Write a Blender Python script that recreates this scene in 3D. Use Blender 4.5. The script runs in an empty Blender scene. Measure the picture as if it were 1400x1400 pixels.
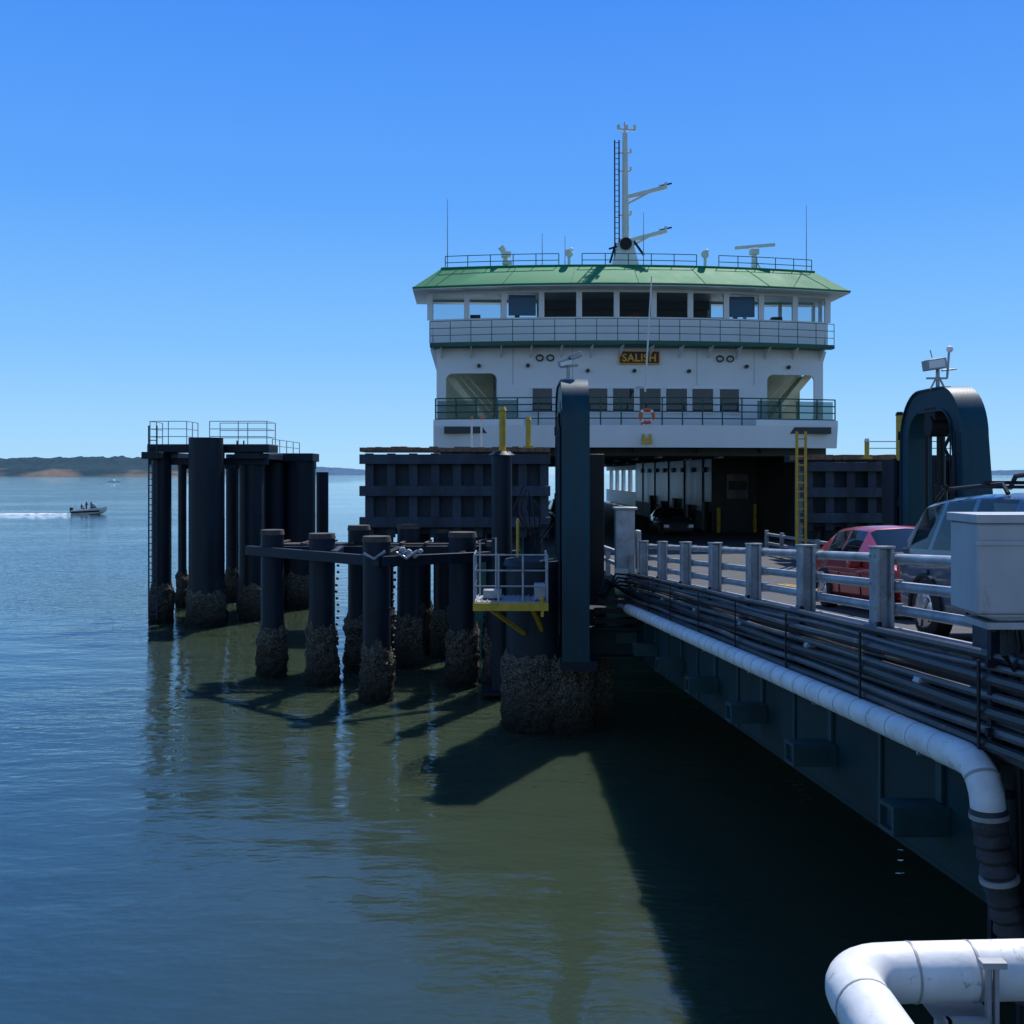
import bpy, math, random, bmesh
from mathutils import Vector, Matrix, noise
random.seed(7)
scene=bpy.context.scene
R=math.radians
# ---------------------------------------------------------------- materials
def M(name,col,rough=.6,metal=0,var=.3,scale=2.0,bump=0,bscale=25,rust=None,rustamt=.6,streak=1.0,spec=.5,dark=None,wet=False):
    m=bpy.data.materials.new(name); m.use_nodes=True
    nt=m.node_tree; N=nt.nodes; L=nt.links; b=N['Principled BSDF']
    tc=N.new('ShaderNodeTexCoord'); mp=N.new('ShaderNodeMapping'); mp.inputs['Scale'].default_value=(1,1,streak)
    L.new(tc.outputs['Object'],mp.inputs['Vector'])
    n=N.new('ShaderNodeTexNoise'); n.inputs['Scale'].default_value=scale; n.inputs['Detail'].default_value=5; n.inputs['Roughness'].default_value=.65
    L.new(mp.outputs[0],n.inputs['Vector'])
    r=N.new('ShaderNodeValToRGB'); r.color_ramp.elements[0].position=.3; r.color_ramp.elements[1].position=.7
    lo=[c*(1-var) for c in col] if dark is None else dark
    hi=[min(1,c*(1+var*.5)) for c in col]
    r.color_ramp.elements[0].color=(*lo,1); r.color_ramp.elements[1].color=(*hi,1)
    L.new(n.outputs['Fac'],r.inputs['Fac']); out=r.outputs['Color']
    if rust:
        n2=N.new('ShaderNodeTexNoise'); n2.inputs['Scale'].default_value=scale*2.3; n2.inputs['Detail'].default_value=6; n2.inputs['Roughness'].default_value=.75
        L.new(mp.outputs[0],n2.inputs['Vector'])
        r2=N.new('ShaderNodeValToRGB'); r2.color_ramp.elements[0].position=rustamt; r2.color_ramp.elements[1].position=rustamt+.08
        L.new(n2.outputs['Fac'],r2.inputs['Fac'])
        mx=N.new('ShaderNodeMixRGB'); L.new(r2.outputs['Color'],mx.inputs['Fac']); L.new(out,mx.inputs[1]); mx.inputs[2].default_value=(*rust,1); out=mx.outputs[0]
    if wet: # darker, algae-stained near the waterline
        sp=N.new('ShaderNodeSeparateXYZ'); L.new(tc.outputs['Object'],sp.inputs[0])
        md=N.new('ShaderNodeMath'); md.operation='MULTIPLY_ADD'; md.inputs[1].default_value=-1.2; L.new(n.outputs['Fac'],md.inputs[0]); L.new(sp.outputs['Z'],md.inputs[2])
        mr=N.new('ShaderNodeMapRange'); mr.inputs['From Min'].default_value=-.5; mr.inputs['From Max'].default_value=.6; L.new(md.outputs[0],mr.inputs['Value'])
        mw=N.new('ShaderNodeMixRGB'); L.new(mr.outputs[0],mw.inputs['Fac']); mw.inputs[1].default_value=(.012,.013,.010,1); L.new(out,mw.inputs[2]); out=mw.outputs[0]
    L.new(out,b.inputs['Base Color'])
    rr=N.new('ShaderNodeMapRange'); rr.inputs['To Min'].default_value=max(.02,rough-.1); rr.inputs['To Max'].default_value=min(1,rough+.12)
    L.new(n.outputs['Fac'],rr.inputs['Value']); L.new(rr.outputs[0],b.inputs['Roughness'])
    b.inputs['Metallic'].default_value=metal; b.inputs['Specular IOR Level'].default_value=spec
    if bump:
        n3=N.new('ShaderNodeTexNoise'); n3.inputs['Scale'].default_value=bscale; n3.inputs['Detail'].default_value=3
        L.new(tc.outputs['Object'],n3.inputs['Vector'])
        bp=N.new('ShaderNodeBump'); bp.inputs['Strength'].default_value=bump; bp.inputs['Distance'].default_value=.02
        L.new(n3.outputs['Fac'],bp.inputs['Height']); L.new(bp.outputs[0],b.inputs['Normal'])
    return m
navy=M('navy_steel',(.007,.016,.030),.5,var=.7,scale=1.5,streak=.2,bump=.25,rust=(.035,.03,.028),rustamt=.64,spec=.3)
navy2=M('grey_steel',(.042,.062,.092),.6,var=.55,scale=1.3,streak=.3,bump=.2,rust=(.055,.042,.035),rustamt=.60,spec=.3)
teal=M('teal_paint',(.002,.050,.075),.4,var=.4,scale=1.2,streak=.25,bump=.1,rust=(.010,.04,.055),rustamt=.6,spec=.3)
tealg=M('green_girder',(.002,.026,.030),.55,var=.5,scale=1,streak=.4,bump=.1,rust=(.02,.02,.017),rustamt=.62,spec=.3)
black=M('black_metal',(.010,.011,.013),.5,var=.4,spec=.3)
barn=M('barnacles',(.17,.155,.125),.95,var=.9,scale=11,bump=1,bscale=26,rust=(.014,.013,.009),rustamt=.47,wet=True,spec=.2)
wood=M('old_timber',(.19,.125,.08),.9,var=.5,scale=3,bump=.4)
capm=M('pile_cap',(.085,.068,.06),.85,var=.5,scale=5,bump=.3)
white=M('white_paint',(.83,.84,.84),.45,var=.06,scale=.8,streak=.3,rust=(.66,.63,.56),rustamt=.68,spec=.35)
white2=M('mast_paint',(.77,.75,.68),.5,var=.12,scale=2)
pipew=M('pipe_jacket',(.74,.74,.72),.5,var=.2,scale=3,bump=.35,bscale=6,rust=(.38,.35,.27),rustamt=.60)
pipeb=M('pipe_band',(.35,.35,.35),.5,var=.3)
hosem=M('hose_wrap',(.04,.04,.045),.7,var=.6,scale=6,bump=1,bscale=9)
greenr=M('green_roof',(.035,.235,.095),.7,var=.18,scale=1.2,rust=(.045,.21,.09),rustamt=.58,spec=.2)
greend=M('green_rail',(.008,.11,.07),.5,var=.2)
hullg=M('hull_green',(.01,.10,.06),.5,var=.2)
yellow=M('yellow_paint',(.60,.38,.03),.5,var=.3,scale=3,rust=(.2,.12,.05),rustamt=.60)
galv=M('galvanised',(.38,.40,.42),.45,metal=.25,var=.35,scale=4,bump=.05)
railm=M('rail_aluminium',(.36,.385,.41),.45,metal=.3,var=.4,scale=3,bump=.05,rust=(.22,.22,.21),rustamt=.58)
conc=M('concrete',(.27,.265,.25),.85,var=.4,scale=1.5,bump=.4,rust=(.13,.12,.11),rustamt=.54)
asph=M('deck_asphalt',(.08,.08,.08),.9,var=.4,scale=2,bump=.4,bscale=60)
condu=M('conduit',(.035,.036,.042),.4,metal=.3,var=.6,scale=2,streak=1,rust=(.11,.07,.05),rustamt=.58)
condu2=M('conduit_grey',(.11,.115,.125),.45,metal=.3,var=.5,scale=2,rust=(.12,.08,.06),rustamt=.56)
boxm=M('box_enamel',(.38,.41,.44),.45,var=.2,scale=2,bump=.04,streak=.3,rust=(.29,.30,.30),rustamt=.6,spec=.35)
deckg=M('ferry_deck',(.05,.055,.055),.6,var=.3)
interior=M('ferry_inner_paint',(.20,.215,.21),.3,var=.6,scale=.9,streak=.12)
innerdk=M('ferry_inner_dark',(.05,.052,.046),.6,var=.4)
beige=M('stair_paint',(.70,.65,.42),.6,var=.15)
orange=M('orange_paint',(.75,.13,.03),.5,var=.1)
signbr=M('sign_board',(.06,.02,.012),.5,var=.2)
signyl=M('sign_letters',(.85,.42,.04),.5,var=.1)
rubber=M('rubber',(.02,.02,.02),.8,var=.3)
chrome=M('chrome_trim',(.6,.6,.62),.2,metal=.9,var=.1)
lampg=M('lamp_lens',(.75,.76,.78),.15,var=.05)
redl=M('red_lens',(.5,.02,.02),.2,var=.1)
def paint(name,col):
    m=M(name,col,.3,metal=.25,var=.06,scale=2); m.node_tree.nodes['Principled BSDF'].inputs['Coat Weight'].default_value=.7
    return m
redp=paint('red_car_paint',(.38,.02,.028)); bluep=paint('blue_suv_paint',(.04,.075,.125)); greyp=paint('grey_car_paint',(.05,.055,.06))
def glassm(name,col,tr,tint=(.75,.85,.88)):
    m=bpy.data.materials.new(name); m.use_nodes=True; nt=m.node_tree; N=nt.nodes; L=nt.links; b=N['Principled BSDF']
    b.inputs['Base Color'].default_value=(*col,1); b.inputs['Roughness'].default_value=.04; b.inputs['Specular IOR Level'].default_value=.5
    t=N.new('ShaderNodeBsdfTransparent'); t.inputs[0].default_value=(*tint,1); mx=N.new('ShaderNodeMixShader'); mx.inputs[0].default_value=tr
    L.new(b.outputs[0],mx.inputs[1]); L.new(t.outputs[0],mx.inputs[2]); L.new(mx.outputs[0],N['Material Output'].inputs['Surface'])
    return m
glass=glassm('dark_glass',(.003,.014,.045),.03); glassb=glassm('bridge_glass',(.01,.015,.02),.88,(.88,.93,.95)); glasscar=glassm('car_glass',(.012,.018,.022),.25)
# ---------------------------------------------------------------- mesh builder
def empty(name,loc=(0,0,0),rot=(0,0,0)):
    e=bpy.data.objects.new(name,None); e.location=loc; e.rotation_euler=rot; scene.collection.objects.link(e); e.empty_display_size=.2; return e
class MB:
    def __init__(s,T=None): s.v=[]; s.f=[]; s.T=T
    def add(s,vs,fs):
        o=len(s.v); s.v+= [tuple(s.T(*p)) if s.T else tuple(p) for p in vs]; s.f+=[tuple(i+o for i in f) for f in fs]
    def box(s,x0,x1,y0,y1,z0,z1):
        if x0>x1:x0,x1=x1,x0
        if y0>y1:y0,y1=y1,y0
        if z0>z1:z0,z1=z1,z0
        s.add([(x0,y0,z0),(x1,y0,z0),(x1,y1,z0),(x0,y1,z0),(x0,y0,z1),(x1,y0,z1),(x1,y1,z1),(x0,y1,z1)],
              [(0,3,2,1),(4,5,6,7),(0,1,5,4),(1,2,6,5),(2,3,7,6),(3,0,4,7)]); return s
    def beam(s,p0,p1,w,h,up=(0,0,1)):
        p0=Vector(p0);p1=Vector(p1);d=(p1-p0).normalized();up=Vector(up)
        if abs(d.dot(up))>.98: up=Vector((0,1,0))
        a=d.cross(up).normalized();b=a.cross(d).normalized();a*=w/2;b*=h/2
        s.add([p0-a-b,p0+a-b,p0+a+b,p0-a+b,p1-a-b,p1+a-b,p1+a+b,p1-a+b],[(0,3,2,1),(4,5,6,7),(0,1,5,4),(1,2,6,5),(2,3,7,6),(3,0,4,7)]); return s
    def tube(s,pts,r,n=10,caps=True):
        pts=[Vector(p) for p in pts]; k=len(pts); rs=r if isinstance(r,(list,tuple)) else [r]*k
        vs=[];fs=[];pa=None
        for i,p in enumerate(pts):
            d=(pts[min(i+1,k-1)]-pts[max(i-1,0)]).normalized()
            if pa is None:
                up=Vector((0,0,1)) if abs(d.z)<.9 else Vector((0,1,0)); a=d.cross(up).normalized()
            else:
                a=(pa-d*pa.dot(d)).normalized()
            pa=a;b=d.cross(a)
            for j in range(n):
                t=2*math.pi*j/n; vs.append(p+(a*math.cos(t)+b*math.sin(t))*rs[i])
        for i in range(k-1):
            for j in range(n):
                fs.append((i*n+j,i*n+(j+1)%n,(i+1)*n+(j+1)%n,(i+1)*n+j))
        if caps: fs.append(tuple(range(n-1,-1,-1))); fs.append(tuple((k-1)*n+j for j in range(n)))
        s.add(vs,fs); return s
    def cyl(s,p0,p1,r0,r1=None,n=16): return s.tube([p0,p1],[r0,r0 if r1 is None else r1],n)
    def prism(s,poly,vec):
        n=len(poly);vec=Vector(vec);P=[Vector(p) for p in poly]
        s.add(P+[p+vec for p in P],[tuple(range(n))[::-1],tuple(range(n,2*n))]+[(i,(i+1)%n,n+(i+1)%n,n+i) for i in range(n)]); return s
    def ball(s,c,r,n=12,sz=1):
        c=Vector(c);vs=[];fs=[];m=n//2
        for i in range(m+1):
            ph=math.pi*i/m
            for j in range(n):
                t=2*math.pi*j/n; vs.append(c+Vector((math.sin(ph)*math.cos(t)*r,math.sin(ph)*math.sin(t)*r,math.cos(ph)*r*sz)))
        for i in range(m):
            for j in range(n): fs.append((i*n+j,(i+1)*n+j,(i+1)*n+(j+1)%n,i*n+(j+1)%n))
        s.add(vs,fs); return s
    def build(s,name,mat,parent=None,bevel=0,smooth=True,mats=None,fm=None):
        me=bpy.data.meshes.new(name); me.from_pydata(s.v,[],s.f); me.update()
        for m in (mats or [mat]): me.materials.append(m)
        if fm: 
            for p,i in zip(me.polygons,fm): p.material_index=i
        bm=bmesh.new(); bm.from_mesh(me); bmesh.ops.recalc_face_normals(bm,faces=bm.faces); bm.to_mesh(me); bm.free()
        if smooth:
            for p in me.polygons: p.use_smooth=True
            me.set_sharp_from_angle(angle=R(35))
        o=bpy.data.objects.new(name,me); scene.collection.objects.link(o)
        if parent: o.parent=parent
        if bevel:
            b=o.modifiers.new('bevel','BEVEL'); b.width=bevel; b.segments=2; b.limit_method='ANGLE'; b.harden_normals=False
        return o
# ---------------------------------------------------------------- camera, sky, sun
H=6.5
cam=bpy.data.cameras.new('camera'); co=bpy.data.objects.new('camera',cam); scene.collection.objects.link(co)
co.location=(0,0,H); co.rotation_euler=(R(90),0,0); cam.sensor_width=36; cam.lens=36; cam.shift_y=-52/1400; cam.clip_end=60000; cam.clip_start=.1
scene.camera=co
sd=Vector((.32,.62,1)).normalized(); el=math.asin(sd.z); az=math.atan2(sd.x,sd.y)
w=bpy.data.worlds.new('World'); scene.world=w; w.use_nodes=True; nt=w.node_tree; N=nt.nodes; L=nt.links
sky=N.new('ShaderNodeTexSky'); sky.sky_type='NISHITA'; sky.sun_disc=False; sky.sun_elevation=el; sky.sun_rotation=az
sky.air_density=1.0; sky.dust_density=.3; sky.ozone_density=3.0; sky.altitude=0
bg=N['Background']; L.new(sky.outputs[0],bg.inputs[0]); bg.inputs[1].default_value=.13
tc=N.new('ShaderNodeTexCoord'); sp=N.new('ShaderNodeSeparateXYZ'); L.new(tc.outputs['Generated'],sp.inputs[0])
rp=N.new('ShaderNodeValToRGB'); L.new(sp.outputs['Z'],rp.inputs[0]); e=rp.color_ramp.elements
e[0].position=0; e[0].color=(.42,.72,.97,1); e[1].position=1; e[1].color=(.035,.17,.62,1)
for p,c in((.035,(.36,.68,1,1)),(.12,(.22,.54,1,1)),(.25,(.112,.39,.99,1)),(.42,(.062,.28,.93,1))):
    q=e.new(p); q.color=c
bg2=N.new('ShaderNodeBackground'); L.new(rp.outputs[0],bg2.inputs[0]); bg2.inputs[1].default_value=1.0
mr=N.new('ShaderNodeMapRange'); L.new(sp.outputs['Y'],mr.inputs['Value']); mr.inputs['From Min'].default_value=-.5; mr.inputs['From Max'].default_value=.5; mr.inputs['To Min'].default_value=.3; mr.inputs['To Max'].default_value=.97
mx=N.new('ShaderNodeMixShader'); L.new(mr.outputs[0],mx.inputs[0]); L.new(bg.outputs[0],mx.inputs[1]); L.new(bg2.outputs[0],mx.inputs[2]); L.new(mx.outputs[0],N['World Output'].inputs['Surface'])
sl=bpy.data.lights.new('sun','SUN'); sl.energy=4.9; sl.angle=R(.53); sl.color=(1,.975,.94)
so=bpy.data.objects.new('sun',sl); scene.collection.objects.link(so); so.rotation_euler=sd.to_track_quat('Z','Y').to_euler(); so.location=(30,30,60)
scene.view_settings.view_transform='Standard'; scene.view_settings.look='None'; scene.view_settings.exposure=0
# ---------------------------------------------------------------- water
def water():
    m=bpy.data.materials.new('sea_water'); m.use_nodes=True; nt=m.node_tree; N=nt.nodes; L=nt.links; b=N['Principled BSDF']
    b.inputs['IOR'].default_value=1.36; b.inputs['Roughness'].default_value=.03
    b.inputs['Subsurface Weight'].default_value=1; b.inputs['Subsurface Radius'].default_value=(.6,1,.8); b.inputs['Subsurface Scale'].default_value=2.2
    tc=N.new('ShaderNodeTexCoord')
    def nz(sc,det,mp=(1,1,1),rot=0):
        g=N.new('ShaderNodeMapping'); g.inputs['Scale'].default_value=mp; g.inputs['Rotation'].default_value=(0,0,rot); L.new(tc.outputs['Object'],g.inputs['Vector'])
        n=N.new('ShaderNodeTexNoise'); n.inputs['Scale'].default_value=sc; n.inputs['Detail'].default_value=det; n.inputs['Roughness'].default_value=.5; L.new(g.outputs[0],n.inputs['Vector']); return n.outputs['Fac']
    def math_(op,x,y,z=None):
        q=N.new('ShaderNodeMath'); q.operation=op
        for i,v in enumerate((x,y,z)):
            if v is None: continue
            if isinstance(v,(int,float)): q.inputs[i].default_value=v
            else: L.new(v,q.inputs[i])
        return q.outputs[0]
    def ss(x,a,b_,lo=0,hi=1):
        q=N.new('ShaderNodeMapRange'); q.interpolation_type='SMOOTHSTEP'; L.new(x,q.inputs['Value']); q.inputs['From Min'].default_value=a; q.inputs['From Max'].default_value=b_; q.inputs['To Min'].default_value=lo; q.inputs['To Max'].default_value=hi; return q.outputs[0]
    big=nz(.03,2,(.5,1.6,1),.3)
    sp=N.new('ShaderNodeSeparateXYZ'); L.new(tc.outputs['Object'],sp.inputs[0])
    # painted into base colour: blue sky reflection outside, sunlit murky green near the dock
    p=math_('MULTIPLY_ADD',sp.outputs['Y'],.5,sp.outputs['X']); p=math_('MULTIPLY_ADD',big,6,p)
    refl_mix=math_('MULTIPLY',ss(p,1.5,11.5),ss(sp.outputs['Y'],48,80,1,0))
    mc=N.new('ShaderNodeMixRGB'); L.new(refl_mix,mc.inputs[0]); mc.inputs[1].default_value=(.022,.060,.085,1); mc.inputs[2].default_value=(.036,.054,.032,1); L.new(mc.outputs[0],b.inputs['Base Color'])
    a=nz(1.5,2,(.65,1.35,1),.35); c=nz(5.5,2,(.7,1.4,1),-.2); d=nz(.36,1,(.6,1.3,1),.2)
    br=ss(big,.36,.62,.5,1.25)
    h=math_('ADD',math_('MULTIPLY',math_('ADD',math_('MULTIPLY',a,.080),math_('MULTIPLY',c,.020)),br),math_('MULTIPLY',d,.14))
    bp=N.new('ShaderNodeBump'); bp.inputs['Strength'].default_value=1; bp.inputs['Distance'].default_value=.55
    L.new(h,bp.inputs['Height']); L.new(bp.outputs[0],b.inputs['Normal'])
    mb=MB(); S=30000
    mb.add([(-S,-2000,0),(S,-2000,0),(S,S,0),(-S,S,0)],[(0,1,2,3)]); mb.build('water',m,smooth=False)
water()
# ---------------------------------------------------------------- hills
def hillmat(name,trees,sand,hz):
    m=bpy.data.materials.new(name); m.use_nodes=True; nt=m.node_tree; N=nt.nodes; L=nt.links; b=N['Principled BSDF']; b.inputs['Roughness'].default_value=1; b.inputs['Specular IOR Level'].default_value=0
    tc=N.new('ShaderNodeTexCoord'); sp=N.new('ShaderNodeSeparateXYZ'); L.new(tc.outputs['Object'],sp.inputs[0])
    n=N.new('ShaderNodeTexNoise'); n.inputs['Scale'].default_value=.006; n.inputs['Detail'].default_value=8; L.new(tc.outputs['Object'],n.inputs['Vector'])
    md=N.new('ShaderNodeMath'); md.operation='MULTIPLY_ADD'; md.inputs[1].default_value=90; L.new(n.outputs['Fac'],md.inputs[0]); L.new(sp.outputs['Z'],md.inputs[2])
    mr=N.new('ShaderNodeMapRange'); mr.inputs['From Min'].default_value=hz; mr.inputs['From Max'].default_value=hz+16; L.new(md.outputs[0],mr.inputs['Value'])
    mx=N.new('ShaderNodeMixRGB'); mx.inputs[1].default_value=(*sand,1); mx.inputs[2].default_value=(*trees,1); L.new(mr.outputs[0],mx.inputs['Fac'])
    n2=N.new('ShaderNodeTexNoise'); n2.inputs['Scale'].default_value=.03; n2.inputs['Detail'].default_value=6; L.new(tc.outputs['Object'],n2.inputs['Vector'])
    m2=N.new('ShaderNodeMixRGB'); m2.blend_type='MULTIPLY'; m2.inputs[0].default_value=.5; L.new(mx.outputs[0],m2.inputs[1]); L.new(n2.outputs['Fac'],m2.inputs[2])
    L.new(m2.outputs[0],b.inputs['Base Color']); return m
def hills(name,Y,x0,x1,hf,mat,dep):
    mb=MB(); n=520; rows=10; vs=[];fs=[]
    for j in range(rows):
        t=j/(rows-1)
        for i in range(n):
            x=x0+(x1-x0)*i/(n-1); h=hf(x)
            prof=[0,.28,.42,.46,.52,.66,.82,.95,1,.9][j]
            jag=(noise.noise(Vector((x*.02,j*3.1,1)))*.11+noise.noise(Vector((x*.07,j*5.1,4)))*.09)*h*(1 if j>3 else .35)
            vs.append((x+noise.noise(Vector((x*.004,j,0)))*60*t,Y+t*dep+noise.noise(Vector((x*.003,2.2,9)))*120,max(-.5,(prof*h+jag*(1 if j else 0))) if j else -1))
    for j in range(rows-1):
        for i in range(n-1): fs.append((j*n+i,j*n+i+1,(j+1)*n+i+1,(j+1)*n+i))
    mb.add(vs,fs); mb.build(name,mat)
def sm(a,b,x): t=max(0,min(1,(x-a)/(b-a))); return t*t*(3-2*t)
hm1=hillmat('forest_bluff_far',(.050,.095,.125),(.23,.20,.17),46)  # both ridge materials: blue distance haze painted into the colours
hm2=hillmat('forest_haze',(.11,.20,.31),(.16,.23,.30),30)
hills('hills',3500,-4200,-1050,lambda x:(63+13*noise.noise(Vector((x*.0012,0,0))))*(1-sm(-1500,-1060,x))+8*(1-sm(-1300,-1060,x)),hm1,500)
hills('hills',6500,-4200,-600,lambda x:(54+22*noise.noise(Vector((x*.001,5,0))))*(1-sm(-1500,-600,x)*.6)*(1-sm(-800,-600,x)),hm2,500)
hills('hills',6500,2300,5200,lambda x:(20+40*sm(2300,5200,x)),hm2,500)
# ---------------------------------------------------------------- ferry (local u,v,z)
F=empty('ferry',(5.85,46,0),(0,0,math.atan(.046)))
def cv(u,v0,s): return v0+s*(u/9.5)**2
def cbox(mb,u0,u1,n,vb,vt,s,z0,z1,t,kb=1,kt=1):
    vs=[];fs=[]
    for i in range(n+1):
        u=u0+(u1-u0)*i/n
        vs+=[(u*kb,cv(u*kb,vb,s),z0),(u*kt,cv(u*kt,vt,s),z1),(u*kt,cv(u*kt,vt,s)+t,z1),(u*kb,cv(u*kb,vb,s)+t,z0)]
    for i in range(n):
        a=i*4;b=a+4
        for k in range(4): fs.append((a+k,a+(k+1)%4,b+(k+1)%4,b+k))
    fs.append((0,3,2,1)); fs.append((n*4,n*4+1,n*4+2,n*4+3)); mb.add(vs,fs)
# hull
pl=[(-5,-2.2),(5,-2.2),(8.4,1.5),(9.5,7),(9.5,72),(8,80),(5,84),(-5,84),(-8,80),(-9.5,72),(-9.5,7),(-8.4,1.5)]
MB().prism([(x,y,-.6) for x,y in pl],(0,0,3.75)).build('hull',hullg,F)
MB().prism([(x*.985,y,3.154) for x,y in pl],(0,0,.05)).build('car_deck',deckg,F)
mb=MB()
for sgn in(-1,1):
    mb.box(sgn*9.2,sgn*9.45,5,78,3.2,4.7); mb.box(sgn*9.2,sgn*9.45,5,78,6.9,7.7)
    for k in range(16): mb.box(sgn*9.18,sgn*9.47,5+k*4.6,6.1+k*4.6,4.7,6.9)
    mb.box(sgn*8.55,sgn*9.45,3.4,4.9,3.2,7.7)
mb.build('car_deck_side',white,F)
mb=MB()
for sgn in(-1,1): mb.box(sgn*8.6,sgn*9.17,5,11.8,3.2,7.7)
mb.build('car_deck_inner_wall',innerdk,F)
# passenger deck slab and fascia
mb=MB(); cbox(mb,-9.4,9.4,24,.15,0,1.3,7.7,8.7,.3); 
for sg in(-1,1): cbox(mb,sg*5.3,sg*9.4,6,0,0,1.3,8.7,8.98,.1)
mb.build('fascia_bulwark',white,F)
mb=MB(); mb.box(-9.4,9.4,1.65,80,8.35,8.65); mb.box(-8.9,8.9,.75,1.65,8.35,8.65); mb.build('passenger_deck',deckg,F)
mb=MB(); mb.box(-9.1,9.1,1.7,80,7.75,7.9)
for k in range(32): mb.box(-9.1,9.1,2+k*2.4,2.2+k*2.4,7.35,7.75)
for u in(-6,-3,0,3,6): mb.box(u-.1,u+.1,1.7,80,7.5,7.75)
mb.build('car_deck_ceiling',innerdk,F)
mb=MB()
for k in range(10): 
    for u in(-4.4,-1.4,1.6,4.6): mb.box(u-.1,u+.1,4+k*7,5.2+k*7,7.28,7.36)
mb.build('ceiling_lamp_housings',white,F)
# side casings
mb=MB()
for sg in(-1,1): mb.box(sg*6.1,sg*9.15,12,38,3.2,7.7); 
mb.build('side_casing',interior,F)
mb=MB()
for sg in(-1,1):
    mb.box(sg*6.05,sg*9.17,11.85,12.0,3.2,7.74)
mb.build('casing_bulkhead',innerdk,F)
mb=MB()
for k in range(5): mb.box(6.04,6.1,14.2+k*5.1,14.3+k*5.1,3.2,7.6)
mb.box(6.06,6.1,12,38,3.2,4.3); mb.build('casing_ribs',innerdk,F)
mb=MB()
for k in range(8): mb.box(5.98,6.06,13.5+k*3,14.1+k*3,6.6,6.9)
for k in range(5): mb.box(5.8,6.04,12.6+k*4.3,13.3+k*4.3,3.2,4.9-.3*(k%2))
mb.build('casing_equipment',black,F)
mb=MB(); mb.box(6.9,8.1,11.78,11.84,5.1,6.5); mb.build('bulkhead_panel',interior,F)
mb=MB(); mb.box(6.98,7.45,11.74,11.77,5.6,6.1); mb.box(7.5,8.02,11.74,11.77,5.6,6.1); mb.build('bulkhead_notices',innerdk,F)
mb=MB(); mb.box(6.2,6.4,11.3,11.5,3.2,4.6); mb.box(8.3,8.45,11.3,11.5,3.2,4.8); mb.build('deck_bollards',yellow,F)
# passenger front wall with alcoves
mb=MB(); V0,S0=2.2,.8
cbox(mb,-9.3,9.3,20,V0,V0,S0,8.65,9.05,.15); cbox(mb,-9.3,9.3,20,V0,V0,S0,11.25,12.45,.15); cbox(mb,-6.45,6.45,14,V0,V0,S0,9.05,11.25,.15)
for sg in(-1,1):
    cbox(mb,sg*8.85,sg*9.3,2,V0,V0,S0,9.05,11.25,.15)
    for (cu,du,cz,dz) in((6.45,1,11.25,-1),(8.85,-1,11.25,-1),(6.45,1,9.05,1),(8.85,-1,9.05,1)):
        r=.32; vv=cv(cu+du*.1,V0,S0); P=[(sg*cu,vv,cz)]
        for k in range(7):
            t=math.pi/2*k/6; P.append((sg*(cu+du*r*(1-math.sin(t))),vv,cz+dz*r*(1-math.cos(t))))
        mb.prism(P,(0,.14,0))
mb.box(-6.4,6.4,5.2,5.4,8.65,12.45)
for sg in(-1,1): mb.box(sg*6.3,sg*6.42,2.6,5.3,8.65,12.4)
mb.box(-9.3,9.3,7.5,76,8.65,12.3)
mb.build('passenger_cabin',white,F)
# trims/window frames
mb=MB(); gl=MB()
for k in range(8):
    u=(k-3.5)*1.26+.12; v=cv(u,V0,S0)
    gl.box(u-.5,u+.5,v-.03,v+.02,9.42,10.52)
    for (a,b,c,d) in((-.56,-.5,9.36,10.58),(.5,.56,9.36,10.58),(-.5,.5,9.36,9.42),(-.5,.5,10.52,10.58)): mb.box(u+a,u+b,v-.06,v+.01,c,d)
mb.build('cabin_window_frames',white,F); gl.build('cabin_window_glass',glass,F)
mb=MB()
for u in(-5.7,-2.9,3.0,5.8): v=cv(u,V0,S0); mb.box(u-.012,u+.012,v-.012,v+.01,10.7,12.4)
mb.build('plating_seams',galv,F)
# stairs in alcoves
mb=MB()
for sg in(-1,1):
    for k in range(13):
        mb.box(sg*(6.6+k*.17),sg*(6.6+k*.17+.19),3.7,5.0,8.75+k*.2,8.80+k*.2+.1)
    mb.prism([(sg*6.5,3.62,8.7),(sg*6.8,3.62,8.7),(sg*8.95,3.62,11.2),(sg*8.95,3.62,11.55),(sg*8.8,3.62,11.55)],(0,.07,0))
    mb.prism([(sg*6.5,5.02,8.7),(sg*6.8,5.02,8.7),(sg*8.95,5.02,11.2),(sg*8.95,5.02,11.55),(sg*8.8,5.02,11.55)],(0,.07,0))
    for hh in(.5,.95): mb.tube([(sg*6.6,3.65,8.85+hh),(sg*8.9,3.65,11.45+hh)],.03,6)
    mb.box(sg*6.5,sg*9.3,6.4,6.5,8.65,12.4)
mb.build('deck_stairs',beige,F)
# bridge deck
mb=MB(); cbox(mb,-9.6,9.6,24,.9,.9,1.3,12.45,12.62,.5); mb.box(-9.4,9.4,2.0,9,12.46,12.6); mb.build('bridge_wing_floor',greend,F)
mb=MB()
for k in range(14):
    u=-9.1+k*1.4; mb.prism([(u,cv(u,1.0,1.3),12.44),(u,cv(u,2.2,.8),12.44),(u,cv(u,2.2,.8),11.95)],(.06,0,0))
mb.build('walkway_brackets',white,F)
def rail(mb,pts,h,nr,rp=.025,sp=1.2):
    for i in range(len(pts)-1):
        a=Vector(pts[i]);b=Vector(pts[i+1]);n=max(1,round((b-a).length/sp))
        for k in range(n+(1 if i==len(pts)-2 else 0)):
            p=a+(b-a)*k/n; mb.cyl(p,p+Vector((0,0,h)),rp,n=6)
    for j in range(nr):
        z=h*(j+1)/nr; mb.tube([Vector(p)+Vector((0,0,z)) for p in pts],rp*.9,6)
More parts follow.
